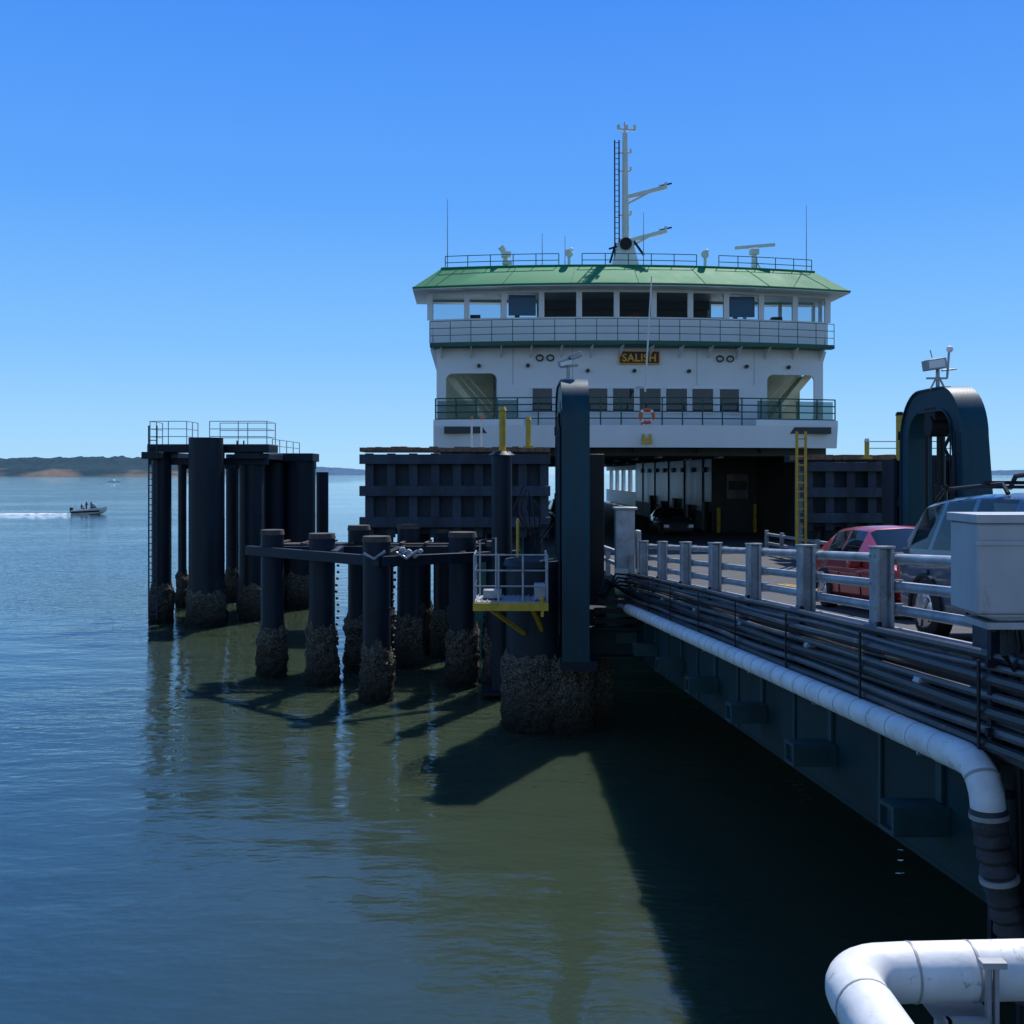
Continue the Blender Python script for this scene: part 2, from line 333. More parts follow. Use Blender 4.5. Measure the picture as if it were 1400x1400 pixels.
mb=MB(); rail(mb,[(u*.96,cv(u*.96,.98,1.3),12.62) for u in range(-10,11,1)],1.0,3,.018,1.9)
mb.build('walkway_railing',greend,F)
mb=MB(); B0,BS=2.0,1.3
cbox(mb,-9.45,9.45,22,B0,B0-.1,BS,12.6,13.85,.12,1,1.012)
cbox(mb,-9.65,9.65,22,B0-.15,B0-.17,BS,15.0,15.2,.15)
gl=MB(); W=9.62
for k in range(12):
    u=-W+2*W*k/11; v=cv(u,B0-.13,BS); mb.box(u-.13,u+.13,v-.02,v+.14,13.83,15.05)
for k in range(11):
    u0=-W+2*W*k/11+.12;u1=-W+2*W*(k+1)/11-.12; cbox(gl,u0,u1,1,B0-.05,B0-.08,BS,13.84,15.04,.02)
for sg in(-1,1):
    mb.box(sg*9.5,sg*9.62,3.2,5.3,12.6,13.85); mb.box(sg*9.55,sg*9.65,3.2,5.3,15.0,15.2)
    for v in(4.2,5.2): mb.box(sg*9.52,sg*9.66,v-.08,v+.08,13.85,15.0)
    mb.box(sg*4.2,sg*9.6,5.2,5.3,12.6,13.75); mb.box(sg*4.2,sg*9.6,5.2,5.3,15.02,15.2)
    for u in(4.3,6.1,7.9): mb.box(sg*(u-.08),sg*(u+.08),5.18,5.32,13.75,15.02)
    mb.prism([(sg*9.3,3.4,11.4),(sg*9.3,3.4,12.45),(sg*9.62,3.4,12.45)],(0,.12,0))
mb.box(-4,4,6.8,14,12.6,14.3)
mb.build('pilothouse_wall',white,F); gl.build('pilothouse_windows',glassb,F)
mb=MB(); mb.box(-4.3,4.3,5.5,5.6,12.65,15.05); 
for u in(-3.6,-1.6,.2,2.4,3.9): mb.box(u,u+.9,4.2,5.0,12.7,14.2)
for sg in (-1,1): mb.box(sg*7.2,sg*7.7,4.2,4.6,12.7,14.25); mb.cyl((sg*5.4,4.4,13.6),(sg*5.4,4.4,14.5),.12)
mb.box(-9.2,9.2,3.6,4.1,12.65,13.6); mb.box(-4.2,4.2,4.8,5.4,14.7,15.1)
mb.build('pilothouse_interior',innerdk,F)
mb=MB(); mb.box(.35,.75,5.4,5.45,13.5,14.6); mb.box(-.9,-.6,5.4,5.46,13.4,14.3); mb.build('pilothouse_door',redl,F)
mb=MB(); 
for k in (2,8): 
    u=-W+2*W*(k+.5)/11; mb.box(u-.65,u+.65,2.75,2.77,14.0,14.98)
mb.build('window_blinds',paint('blind_blue',(.05,.13,.27)),F)
# roof
def outl(v0,s,hw,z,back):
    return [(u*hw/10,cv(u*hw/10,v0,s),z) for u in range(-10,11)]+[(hw,back,z),(-hw,back,z)]
a=outl(.8,1.3,10.4,15.12,6.5); a2=outl(.8,1.3,10.4,15.22,6.5); b=outl(2.5,1.2,9.1,16.35,6.1); n=len(a)
mb=MB(); mb.add(a2+b,[(i,(i+1)%n,n+(i+1)%n,n+i) for i in range(n)]+[tuple(n+i for i in range(n))]); mb.build('roof',greenr,F)
mb=MB(); mb.add(a+a2,[(i,(i+1)%n,n+(i+1)%n,n+i) for i in range(n)]+[tuple(i for i in range(n))[::-1]]); mb.build('roof_soffit',white,F)
mb=MB()
mb.tube([Vector(p)+Vector((0,0,.02)) for p in b[:21]],.05,6)
mb.tube([Vector(p)+Vector((0,0,-.02)) for p in a2[:21]],.05,6)
for i in range(1,20,3): mb.beam(Vector(a2[i])+Vector((0,0,.01)),Vector(b[i])+Vector((0,0,.01)),.02,.02)
mb.build('roof_edging',greenr,F)
mb=MB()
for (u0,u1) in((-8.9,-3.5),(-2.4,3.1),(4.2,9.0)):
    pts=[(u0+(u1-u0)*k/5,cv(u0+(u1-u0)*k/5,2.65,1.2),16.35) for k in range(6)]; rail(mb,pts,.62,2,.022,1.1)
mb.build('roof_railing',greend,F)
# mast
mb=MB()
mb.add([(-.75,4.4,16.3),(.75,4.4,16.3),(.75,5.8,16.3),(-.75,5.8,16.3),(-.3,4.9,18.2),(.35,4.9,18.2),(.35,5.4,18.2),(-.3,5.4,18.2)],[(0,3,2,1),(4,5,6,7),(0,1,5,4),(1,2,6,5),(2,3,7,6),(3,0,4,7)])
mb.tube([(.05,5.1,18.1),(.02,5.1,23.5)],[.2,.13],12); mb.beam((-.35,5.1,23.7),(.55,5.1,23.65),.08,.08); mb.cyl((.0,5.1,23.4),(0,5.1,24.05),.05)
for u in(-.3,.1,.5): mb.cyl((u,5.1,23.7),(u,5.1,23.9),.09,n=10)
for z in(18.1,20.3):
    mb.beam((.1,5.1,z),(2.1,5.0,z+.52),.12,.2); mb.beam((.1,5.1,z-.35),(1.2,5.0,z+.22),.07,.1); mb.cyl((2.05,5,z+.5),(2.05,5,z+.75),.07)
    mb.beam((1.75,5,z+.32),(1.75,5,z+.62),.1,.1)
for z in(19.4,21.6,22.5): mb.beam((-.35,5.1,z),(.3,5.1,z),.06,.06); mb.cyl((.3,5.1,z),(.3,5.1,z+.22),.06)
mb.build('mast',white2,F)
mb=MB()
for u in(-.52,-.3): mb.cyl((u,4.85,16.4),(u,4.95,23.1),.035,n=6)
for k in range(25): mb.cyl((-.52,4.9,16.6+k*.265),(-.3,4.9,16.6+k*.265),.02,n=5)
mb.cyl((-.8,5.0,17.7),(-.3,5.0,17.85),.05); mb.cyl((0,4.6,17.9),(0,4.75,17.9),.3,n=14); mb.beam((.45,5,18.1),(.95,5.,17.4),.1,.1); mb.beam((-.45,5,18.0),(-.75,5,17.0),.1,.1)
for z in(18.1,20.3): mb.beam((1.75,5.0,z+.56),(2.35,5.0,z+.7),.08,.07)
mb.build('mast_ladder',black,F)
mb=MB()
mb.tube([(6.2,3.9,16.3),(6.2,3.9,17.3)],[.16,.12]); mb.box(6.0,6.4,3.7,4.1,17.25,17.5); mb.beam((5.25,3.9,17.56),(7.2,3.8,17.72),.12,.14); mb.beam((6.2,3.9,17.1),(6.6,3.9,16.4),.06,.06)
mb.tube([(-6.0,3.7,16.3),(-6.0,3.7,17.0)],.12); mb.box(-6.2,-5.75,3.5,3.9,16.95,17.2); mb.beam((-6.25,3.6,17.45),(-5.9,3.7,17.0),.18,.24); mb.box(-6.15,-5.7,3.5,3.8,16.6,16.75)
for u in(-3.0,3.55):
    mb.cyl((u,2.95,16.3),(u,2.95,16.85),.07); mb.cyl((u-.05,2.8,17.0),(u+.05,3.15,17.05),.18,n=14); mb.ball((u+.1,3.0,17.2),.1)
mb.build('roof_radar',white2,F)
mb=MB()
for (u,v,z) in((-8.8,4,19.8),(8.9,4.2,19.8),(-4.2,4,18.2),(-3.05,4.4,18.2),(.85,4.5,19.4)): mb.tube([(u,v,16.3),(u,v,z)],[.028,.012],6)
mb.build('whip_antennas',galv,F)
mb=MB(); mb.tube([(.15,.1,10.2),(.45,.15,15.4)],[.05,.03],8); mb.beam((.15,.1,10.4),(.15,2.2,10.6),.05,.05); mb.build('jackstaff',white2,F)
# name board
bd=MB(); bd.box(-.7,1.15,2.08,2.17,11.7,12.24); bd.build('name_board',signbr,F)
mb=MB()
for (a_,b_,c,d) in((-.74,1.19,12.24,12.28),(-.74,1.19,11.66,11.7),(-.74,-.7,11.7,12.24),(1.15,1.19,11.7,12.24)): mb.box(a_,b_,2.05,2.15,c,d)
mb.build('name_board_frame',signyl,F)
cu=bpy.data.curves.new('t','FONT'); cu.body='SALISH'; cu.size=.5; cu.extrude=.01; cu.offset=.012; cu.align_x='CENTER'; cu.space_character=1.08
to=bpy.data.objects.new('t',cu); scene.collection.objects.link(to)
dg=bpy.context.evaluated_depsgraph_get(); me=bpy.data.meshes.new_from_object(to.evaluated_get(dg)); bpy.data.objects.remove(to)
me.materials.clear(); me.materials.append(signyl); o=bpy.data.objects.new('name_letters',me); scene.collection.objects.link(o); o.parent=F; o.location=(.22,2.06,11.79); o.rotation_euler=(R(90),0,0)
# front deck railing
mb=MB(); rail(mb,[(u*.93,cv(u*.93,.12,1.3),8.7) for u in range(-10,11,1)],1.25,4,.034,.95)
mb.build('deck_railing',greend,F)
mb=MB()
for (u0,u1) in((-9.2,-7.4),(7.3,9.2),(-6.6,-5.6),(5.4,6.6)):
    u0,u1=sorted((u0,u1)); cbox(mb,u0,u1,3,.16,.16,1.3,8.95,9.85,.02)
mb.build('railing_mesh_panels',glassm('mesh_panel',(.02,.10,.08),.6),F)
# life ring
mb=MB(); P=[(.2+.3*math.cos(t*math.pi/10),-.05,9.1+.3*math.sin(t*math.pi/10)) for t in range(21)]; mb.tube(P,.075,8,caps=False); mb.build('life_ring',orange,F)
mb=MB()
for t in range(4):
    q=[(.2+.3*math.cos(R(90*t+x)),-.05,9.1+.3*math.sin(R(90*t+x))) for x in(35,42,48,55)]; mb.tube(q,.08,8)
mb.build('life_ring_bands',white,F)
mb=MB(); mb.box(-.02,.42,-.12,-.02,7.85,8.1); mb.box(.0,.1,-.12,-.02,8.1,8.3); mb.box(.3,.4,-.12,-.02,8.1,8.3); mb.build('bow_marker',yellow,F)
mb=MB()
for u in(-4.45,-3.95,4.1,4.6):
    v=cv(u,V0,S0); P=[(u+.16*math.cos(t*math.pi/7),v-.1,11.95+.13*math.sin(t*math.pi/7)) for t in range(15)]; mb.tube(P,.035,6,caps=False)
for u in(-7.3,-.0,7.5,-2.2,2.6,-5.0,5.4): v=cv(u,V0,S0); mb.cyl((u,v-.18,11.35 if abs(u)<3 else 11.6),(u,v,11.35 if abs(u)<3 else 11.6),.09,n=10)
mb.build('wall_lamps',innerdk,F)
# ---------------------------------------------------------------- piles
def barnacle(mb,x,y,r,z1,seed,n=44,m=34):
    vs=[];fs=[]
    for j in range(m+1):
        t=j/m; 
        for i in range(n):
            a=2*math.pi*i/n; top=z1+.3*noise.noise(Vector((math.cos(a)*1.5+seed,math.sin(a)*1.5,seed)))+.14*noise.noise(Vector((math.cos(a)*6+seed,math.sin(a)*6,seed)))
            z=-.5+(top+.5)*t
            k=noise.noise(Vector((math.cos(a)*r*7+seed,math.sin(a)*r*7,z*6)))*.08+noise.noise(Vector((math.cos(a)*r*2+seed,math.sin(a)*r*2,z*1.6)))*.09+random.uniform(-.03,.04)+.055
            k*=1 if t<.88 else (1-t)/.12
            rr=r+k+.012+.05*(1-t); vs.append((x+rr*math.cos(a),y+rr*math.sin(a),z))
    for j in range(m):
        for i in range(n): fs.append((j*n+i,j*n+(i+1)%n,(j+1)*n+(i+1)%n,(j+1)*n+i))
    mb.add(vs,fs)
def piles(E,lst,matp=navy,cap=True,tide=1.75):
    p=MB();b=MB();c=MB()
    for i,(x,y,r,zt) in enumerate(lst):
        p.cyl((x,y,-.6),(x,y,zt),r,n=28)
        if cap: c.tube([(x,y,zt+.003),(x,y,zt+.16)],[r*1.08,r*1.0],20)
        barnacle(b,x,y,r,tide+random.uniform(-.15,.15),i*3.7+x)
        for k in range(2):  # weld seams
            z=2.6+1.9*k+random.uniform(-.3,.3)
            if z<zt-.2: p.tube([(x,y,z),(x,y,z+.03)],r+.012,28)
    p.build('piles',matp,E); b.build('barnacle_growth',barn,E)
    if cap: c.build('pile_caps',capm,E)
# low pile dock
E=empty('pile_dock')
piles(E,[(-7.7,32.9,.36,4.55),(-5.9,31.8,.4,4.5),(-3.9,29.5,.4,4.55),(-5.05,33.8,.36,4.65),(-3.5,34.6,.38,4.65),(-1.53,31.6,.42,4.55),(-2.4,36.5,.4,4.4),(-.4,31.2,.38,4.3)])
mb=MB()
Z=4.02
for p,q in(((-8.6,33.3),(-3.7,29.0)),((-8.4,34.2),(-.6,35.0)),((-3.7,29.0),(.2,31.3)),((-5.6,34.4),(-5.4,31.0)),((-3.5,35),(-3.8,29.3)),((-7.7,34.3),(-7.8,32.6)),((-1.5,35),(-1.5,30.8)),((-8.3,33.0),(-1,33.2))):
    mb.beam((*p,Z),(*q,Z+.002),.2,.3)
mb.build('cross_beams',navy,E,bevel=.015)
mb=MB()
for k in range(5):
    mb.beam((-8.2,33.5+k*.16,4.19),(-.9,33.7+k*.2,4.19),.13,.04)
for k in range(9): mb.beam((-7.6+k*.8,33.1,4.25),(-7.55+k*.8,34.7,4.25),.1,.05)
mb.build('planks',capm,E)
mb=MB()
for (x,y) in((-3.9,29.1),(-3.0,29.3)):
    mb.tube([(x-.3,y-.05,4.25),(x,y-.15,4.1),(x+.3,y,4.3)],.045,8)
for k in range(9): mb.ball((-2.9+random.uniform(-.3,.3),29.3,4.25+random.uniform(-.1,.15)),.08,8)
mb.build('mooring_rope',galv,E)
mb=MB()
for (x,y) in((-3.9,29.05),(-5.9,31.35)):
    for k in range(14): mb.ball((x+.55+.03*math.sin(k),y,3.9-k*.2),.05,6)
mb.build('chains',black,E)
# far mooring dolphin
E=empty('mooring_dolphin')
piles(E,[(-15.4,45,.42,7.7),(-13.15,44,.72,8.05),(-16.1,50,.2,7.5),(-14.2,52,.32,7.5),(-11.55,45.6,.46,7.8),(-11.6,50,.6,7.5),(-10.3,50,.7,7.35),(-10.0,54,.32,6.6),(-13.4,46.3,.4,7.5),(-12.6,49,.45,7.4)],cap=False,tide=1.6)
mb=MB(); mb.box(-15.9,-10.6,44.6,46.4,7.45,7.75); mb.box(-15.9,-15.1,43.9,50.5,7.15,7.45); mb.box(-12.1,-11.0,44.6,53,7.15,7.42); mb.box(-11.9,-9.6,49.3,51,7.1,7.5); mb.box(-16.4,-9.7,50.2,50.8,6.75,7.12); mb.box(-16,-10.8,45.1,45.5,6.9,7.2)
mb.beam((-10.4,50,5.5),(-11.6,50,6.9),.2,.2)
mb.build('platform_frame',navy,E,bevel=.02)
mb=MB(); mb.box(-15.9,-10.6,44.62,46.4,7.755,7.8)
mb.build('platform_grating',capm,E)
mb=MB(); rail(mb,[(-15.8,46.3,7.8),(-15.8,44.7,7.8),(-14.2,44.7,7.8),(-14.2,46.3,7.8)],1.0,3,.02,1.0)
rail(mb,[(-13.2,46.3,7.8),(-10.7,46.3,7.8),(-10.7,44.7,7.8),(-13.2,44.7,7.8)],1.0,3,.02,1.2)
rail(mb,[(-11.0,47,7.5),(-10.9,52.5,7.5)],.6,2,.02,1.5); mb.build('handrail',galv,E)
mb=MB()
for x in(-15.75,-15.4): mb.cyl((x,44.4,.2),(x,44.4,8.6),.035,n=6)
for k in range(28): mb.cyl((-15.75,44.4,.4+k*.28),(-15.4,44.4,.4+k*.28),.022,n=6)
for x in(-12.35,-12.05): mb.cyl((x,46.,.2),(x,46.,8.0),.035,n=6)
mb.build('ladder',navy2,E)
# ---------------------------------------------------------------- wing walls
def wingwall(x0,x1,y,z0,z1,beams,n):
    E=empty('wing_wall'); mb=MB(); d=MB(); p=MB(); t=MB()
    mb.box(x0+.15,x1-.1,y+.6,y+.8,z0+.1,z1-.1)
    for k in range(n+1):
        x=x0+.15+(x1-x0-.4)*k/n
        d.box(x,x+.09,y+.28,y+.6,z0,z1-.05); d.box(x-.1,x+.2,y+.24,y+.28,z0,z1-.05)
    for (zb,hh) in beams:
        p.box(x0-.12,x1,y,y+.05,zb-hh/2,zb+hh/2); p.box(x0-.12,x1,y+.05,y+.24,zb+hh/2-.05,zb+hh/2); p.box(x0-.12,x1,y+.05,y+.24,zb-hh/2,zb-hh/2+.05); p.box(x0-.1,x0-.04,y+.05,y+.24,zb-hh/2+.05,zb+hh/2-.05)
    k=x0-.1
    while k<x1-.05:
        wd=random.uniform(.2,.32); t.box(k,min(k+wd,x1),y-.05+random.uniform(-.03,.03),y+1.6,z1,z1+.16+random.uniform(-.02,.03)); k+=wd+.015
    mb.build('back_panel',navy2,E); d.build('uprights',navy2,E); p.build('fender_beams',navy2,E,bevel=.01); t.build('timber_cap',wood,E)
    bo=MB()
    for (zb,hh) in beams:
        for k in range(n+1):
            x=x0+.2+(x1-x0-.4)*k/n
            for dz in(-.09,.09): bo.cyl((x,y-.03,zb+dz),(x,y,zb+dz),.03,n=6)
    bo.build('bolts',capm,E)
    lst=[(x0+.6+(x1-x0-1.2)*k/4,y+1.1,.36,z1-.1) for k in range(5)]; piles(E,lst,cap=False)
    return E
wingwall(-5.25,1.35,36,4.25,7.28,((7.02,.34),(5.9,.36),(4.8,.36)),8)
wingwall(10.3,13.7,36,4.5,7.0,((6.75,.32),(5.85,.34),(4.95,.34)),4)
E=empty('mooring_dolphin')
piles(E,[(14.6,37,.5,7.0),(15.8,38.5,.5,7.0)],cap=False)
mb=MB(); mb.box(10.5,16.5,38,39.5,6.95,7.2); mb.build('platform_frame',navy,E)
mb=MB(); rail(mb,[(13.2,37.9,7.2),(16.4,37.9,7.2)],.5,2,.02,1.2); mb.build('handrail',galv,E)
# yellow posts
def post(name,x,y,z0,z1,r,mat,capmat=None):
    E=empty(name); MB().cyl((x,y,z0),(x,y,z1),r,n=12).build('shaft',mat,E); MB().tube([(x,y,z1+.002),(x,y,z1+.12)],[r*1.3,r*.8],12).build('cap',capmat or mat,E); MB().box(x-r*1.8,x+r*1.8,y-r*1.8,y+r*1.8,z0-.08,z0-.002).build('base_plate',mat,E)
post('yellow_marker_post',-.28,30,7.2,8.35,.1,yellow); post('yellow_marker_post',.55,34.5,7.45,8.3,.09,yellow)
post('yellow_marker_post',13.25,35,6.4,8.5,.12,yellow,black); post('yellow_marker_post',.15,27,3.5,5.2,.04,yellow)
post('navigation_lamp_post',12.2,35.2,7.1,7.6,.08,yellow,lampg)
post('steel_pile',-.3,30,.2,7.05,.3,navy)
for x in(-1.45,-1.1): post('navigation_lamp_post',x,36.8,7.4,8.45,.035,white2,orange)
E=empty('yellow_ladder'); mb=MB()
for x in(9.72,10.02): mb.box(x-.035,x+.035,34.9,35,3.9,7.95)
mb.build('stiles',yellow,E); mb=MB()
for k in range(13): mb.cyl((9.72,34.95,4.1+k*.3),(10.02,34.95,4.1+k*.3),.025,n=6)
mb.build('rungs',yellow,E)
# ---------------------------------------------------------------- lift towers
def tower(xc,Y0,Y1,zb,zb2,zt,legw=.78,rad=1.0,splay=0):
    E=empty('lift_tower'); hw=.29
    def path(o,zl,zr):
        r=max(.25,rad-o); P=[(Y0+o-splay,zl)]
        for k in range(11):
            t=math.pi/2*k/10; P.append((Y0+o+r*(1-math.cos(t)),zt-o-r+r*math.sin(t)))
        for k in range(11):
            t=math.pi/2*k/10; P.append((Y1-o-r*(1-math.sin(t)),zt-o-r+r*math.cos(t)))
        P.append((Y1-o,zr)); return P
    def band(A,B,x0,x1,mb):
        n=len(A); vs=[(x0,y,z) for y,z in A]+[(x0,y,z) for y,z in B]+[(x1,y,z) for y,z in A]+[(x1,y,z) for y,z in B]; fs=[]
        for k in range(n-1):
            fs+=[(k,k+1,n+k+1,n+k),(2*n+k,3*n+k,3*n+k+1,2*n+k+1),(k,2*n+k,2*n+k+1,k+1),(n+k,n+k+1,3*n+k+1,3*n+k)]
        fs+=[(0,n,3*n,2*n),(n-1,3*n-1,4*n-1,2*n-1)]; mb.add(vs,fs)
    mb=MB(); band(path(.03,zb,zb2),path(legw-.03,zb,zb2),xc-hw,xc+hw,mb); mb.build('arch_web',teal,E)
    mb=MB(); band(path(-.02,zb-.02,zb2-.02),path(.028,zb-.02,zb2-.02),xc-hw-.05,xc+hw+.05,mb); band(path(legw-.028,zb-.02,zb2),path(legw+.02,zb-.02,zb2),xc-hw-.05,xc+hw+.05,mb); mb.build('arch_flange',teal,E)
    mb=MB(); ym=(Y0+Y1)/2
    mb.cyl((xc,ym,zt-1.0),(xc,ym,4.6),.11); mb.cyl((xc,ym,6.2),(xc,ym,3.2),.17); mb.tube([(xc-.35,ym,zt-1),(xc+.35,ym,zt-1)],.28,16)
    mb.box(xc-.3,xc+.3,ym-.35,ym+.35,zt-.85,zt-.5); mb.cyl((xc+.2,ym-.4,zt-.8),(xc+.2,ym-.3,3.2),.04); mb.cyl((xc-.22,ym+.4,zt-.8),(xc-.22,ym+.4,3.2),.04)
    mb.tube([(xc-.1,Y0+1.0,zt-1.1),(xc-.3,Y0+1.1,zt-1.6),(xc,Y0+1.0,zt-2.3),(xc-.1,Y0+.95,3.3)],.05,8)
    mb.build('hoist_cylinder',black,E)
    mb=MB(); 
    for z in (zt-1.3,zt-3.2,zt-5.0): mb.box(xc-hw-.07,xc+hw+.07,Y1+.03,Y1+.1,z,z+.25)
    mb.tube([(xc-.38,Y0+.3,zt-1.2),(xc-.38,Y0+.3,zb+.6)],.03,8); mb.tube([(xc-.4,Y0+.5,zt-.9),(xc-.4,Y0+.5,zb+.3)],.02,8)
    mb.build('brackets',navy,E)
    return E
T=tower(1.57,25.2,29.2,1.9,2.6,8.9)
b1=MB(); b1.cyl((.72,26.5,-.6),(.72,26.5,4.15),.88,n=36); b1.cyl((2.12,26.9,-.6),(2.12,26.9,3.0),.4,n=24); b1.cyl((1.57,29.0,-.6),(1.57,29.0,3.0),.6,n=24); b1.cyl((1.4,26.0,-.6),(1.4,26.0,1.9),.45,n=24)
b1.build('foundation_piles',navy,T)
b2=MB()
for (x,y,r,s) in((.72,26.5,.88,1),(2.12,26.9,.4,4),(1.57,29,.6,9),(1.45,26.0,.5,13)): barnacle(b2,x,y,r,1.9,s,n=84,m=48)
b2.build('barnacle_growth',barn,T)
mb=MB(); mb.tube([(.72,26.5,4.153),(.72,26.5,4.3)],[.95,.9],30); mb.box(1.2,2.1,25.2,29.4,1.65,1.88); mb.build('pile_cap',navy,T)
mb=MB()  # splice plate with bolts on the near face
mb.box(1.31,1.83,25.165,25.179,4.5,5.0)
for i in range(4):
    for j in range(4): mb.cyl((1.37+i*.133,25.15,4.57+j*.12),(1.37+i*.133,25.164,4.57+j*.12),.018,n=6)
mb.build('splice_plate',teal,T)
mb=MB(); mb.box(1.95,2.55,28.3,29.2,1.8,7.05); mb.build('guide_column',black,T,bevel=.02)
mb=MB()
for k in range(5):
    x=.3+.07*k; mb.tube([(x,27,6.2-.1*k),(x-.25+.1*k,26.6,5.6),(x+.1,26.5,5.0-.12*k),(x+.5,26.6,5.2)],.025,6)
mb.build('hanging_cables',black,T)
T=tower(11.55,25.55,29.6,2.6,2.6,8.78,legw=.6,rad=1.35,splay=.75)
b1=MB(); b1.cyl((11.5,26,-.6),(11.5,26,2.6),.6,n=24); b1.cyl((11.5,29,-.6),(11.5,29,2.6),.6,n=24); b1.build('foundation_piles',navy,T)
mb=MB(); mb.box(11.2,13.6,30.2,31,3,6.9)
for k in range(9): mb.box(11.2+.28*k,11.3+.28*k,30.05,30.2,3,6.95)
mb.build('machinery_housing',navy,T)
# floodlights
def flood(x,y,z,hx=0,scale=1):
    E=empty('floodlight'); s=scale
    mb=MB(); mb.cyl((x,y,z),(x,y,z+.45*s),.05); mb.beam((x-.25*s,y,z+.42*s),(x+.3*s,y,z+.47*s),.06,.06); mb.box(x-.12,x+.12,y-.12,y+.12,z,z+.05); mb.build('pole',galv,E)
    mb=MB()
    for (dx,dz) in ((-.12,.55),(.18,.72)): mb.beam((x+dx*s-.2*s,y-.1,z+dz*s-.05),(x+dx*s+.2*s,y-.1,z+dz*s+.07),.25*s,.16*s)
    mb.build('lamp_head',galv,E,bevel=.01)
    mb=MB(); mb.beam((x-.25*s,y-.24,z+.46*s),(x+.1*s,y-.24,z+.56*s),.02,.1); mb.build('lens',lampg,E)
flood(1.45,26.4,8.9,scale=.85)
E=empty('security_camera'); mb=MB(); x,y,z=11.35,27.3,8.75
mb.cyl((x,y,z),(x,y,z+.55),.05); mb.beam((x-.3,y,z+.3),(x+.25,y,z+.3),.05,.05); mb.cyl((x+.25,y,z+.3),(x+.3,y,z+1.0),.03); mb.beam((x-.2,y,z+.0),(x,y,z+.4),.04,.04); mb.beam((x+.2,y,z),(x,y,z+.4),.04,.04)
mb.cyl((x-.15,y,z+.85),(x-.2,y,z+1.05),.015); mb.cyl((x+.1,y,z+.5),(x+.5,y,z+.55),.02)
mb.build('pole',galv,E)
mb=MB(); mb.beam((x-.4,y-.1,z+.62),(x+.14,y-.1,z+.70),.34,.28); mb.build('housing',boxm,E,bevel=.02)
mb=MB(); mb.beam((x-.34,y-.275,z+.63),(x+.08,y-.275,z+.69),.006,.2); mb.build('lens',lampg,E)
mb=MB(); mb.ball((x+.32,y,z+1.08),.09,12); mb.build('dome',white,E)
# ---------------------------------------------------------------- service platform
E=empty('service_platform'); X0,X1,Ya,Yb,Zf=-.9,.84,24.4,25.7,3.4
mb=MB(); mb.box(X0,X1,Ya,Yb,Zf,Zf+.05)
for k in range(14): mb.box(X0+.05+k*.125,X0+.07+k*.125,Ya+.02,Yb,Zf+.052,Zf+.08)
mb.build('grating',galv,E)
mb=MB(); mb.box(X0-.03,X1+.03,Ya-.06,Ya,Zf-.16,Zf+.03); mb.box(X0-.03,X0+.05,Ya,Yb,Zf-.16,Zf-.002); mb.box(X1-.05,X1+.03,Ya,Yb,Zf-.16,Zf-.002); mb.beam((-.5,Ya+.1,Zf-.15),(.35,Yb+.1,Zf-.95),.09,.09); mb.beam((.5,Ya+.1,Zf-.15),(.75,Yb-.1,Zf-.8),.09,.09); mb.beam((.72,Ya-.03,Zf+.2),(.72,Ya-.03,Zf-.3),.07,.07)
mb.build('support_frame',yellow,E,bevel=.008)
mb=MB(); rail(mb,[(X0,Yb,Zf+.05),(X0,Ya,Zf+.05),(X1,Ya,Zf+.05),(X1,Yb,Zf+.05)],1.12,3,.024,.58)
mb.tube([(X0+.1,Yb-.1,Zf+.05),(X0+.1,Yb-.1,Zf+1.45),(X0+.5,Yb-.1,Zf+1.5),(X0+.5,Yb-.1,Zf+.05)],.024,8)
mb.build('handrail',galv,E)
mb=MB(); mb.box(X0+.2,X0+.65,Ya+.4,Ya+.8,Zf+.08,Zf+.28); mb.box(X1-.3,X1-.03,Ya+.2,Ya+.6,Zf+.1,Zf+.45); mb.build('toolbox',galv,E,bevel=.02)
# ---------------------------------------------------------------- transfer span (coords a, Y, b)
def S(a,y,b): return (a-.046*y,y,H-b-.0614*y)
E=empty('transfer_span_bridge'); ye=27.0
mb=MB(S)
for a in(4.4,6.9,9.4,11.9):
    mb.box(a,a+.04,7.6,ye,1.32,3.04); mb.box(a-.0 if a==4.4 else a-.15,a+.3,7.6,ye,3.045,3.09)
mb.box(4.36,4.399,7.6,ye,1.35,1.45)
mb.build('main_girders',tealg,E)
mb=MB(S)
k=9.27
while k<ye:
    mb.box(3.88,4.395,k,k+.04,2.45,2.72); mb.box(3.88,4.395,k+.3,k+.34,2.45,2.72); mb.box(3.88,4.395,k+.04,k+.3,2.45,2.49); mb.box(3.88,4.395,k+.04,k+.3,2.68,2.72)
    mb.box(3.93,3.96,k+.04,k+.3,2.49,2.68)
    mb.box(4.36,4.395,k+.1,k+.22,1.46,2.44); mb.box(4.37,4.395,k+1.5,k+1.56,1.46,3.04)
    mb.box(4.45,11.9,k,k+.25,2.2,2.9); k+=2.82
mb.build('outriggers',M('outrigger_paint',(.006,.045,.052),.5,var=.5,scale=3,rust=(.05,.035,.025),rustamt=.6),E)
mb=MB(S); mb.box(4.42,12.1,7.3,ye,1.25,1.31); mb.build('roadway',asph,E)
mb=MB(S); mb.box(4.42,4.82,7.3,ye,1.0,1.249); mb.box(11.75,12.1,7.3,ye,1.0,1.249); mb.build('kerb',conc,E,bevel=.015)
mb=MB(S)
for a in(8.2,8.4): mb.box(a,a+.1,7.3,ye,1.242,1.246)
mb.build('centre_line',yellow,E)
mb=MB(); mb.box(1.9,11.3,26.2,27.0,1.88,2.55); mb.box(1.9,11.3,25.9,27.2,2.56,2.6); mb.box(1.9,11.3,25.9,27.2,1.83,1.875); mb.build('lifting_beam',tealg,E)
mb=MB(); 
for z in (2.7,2.95,3.2): mb.box(2.1,3.6,26.0,26.3,z,z+.12)
mb.build('lifting_beam_brackets',black,E)
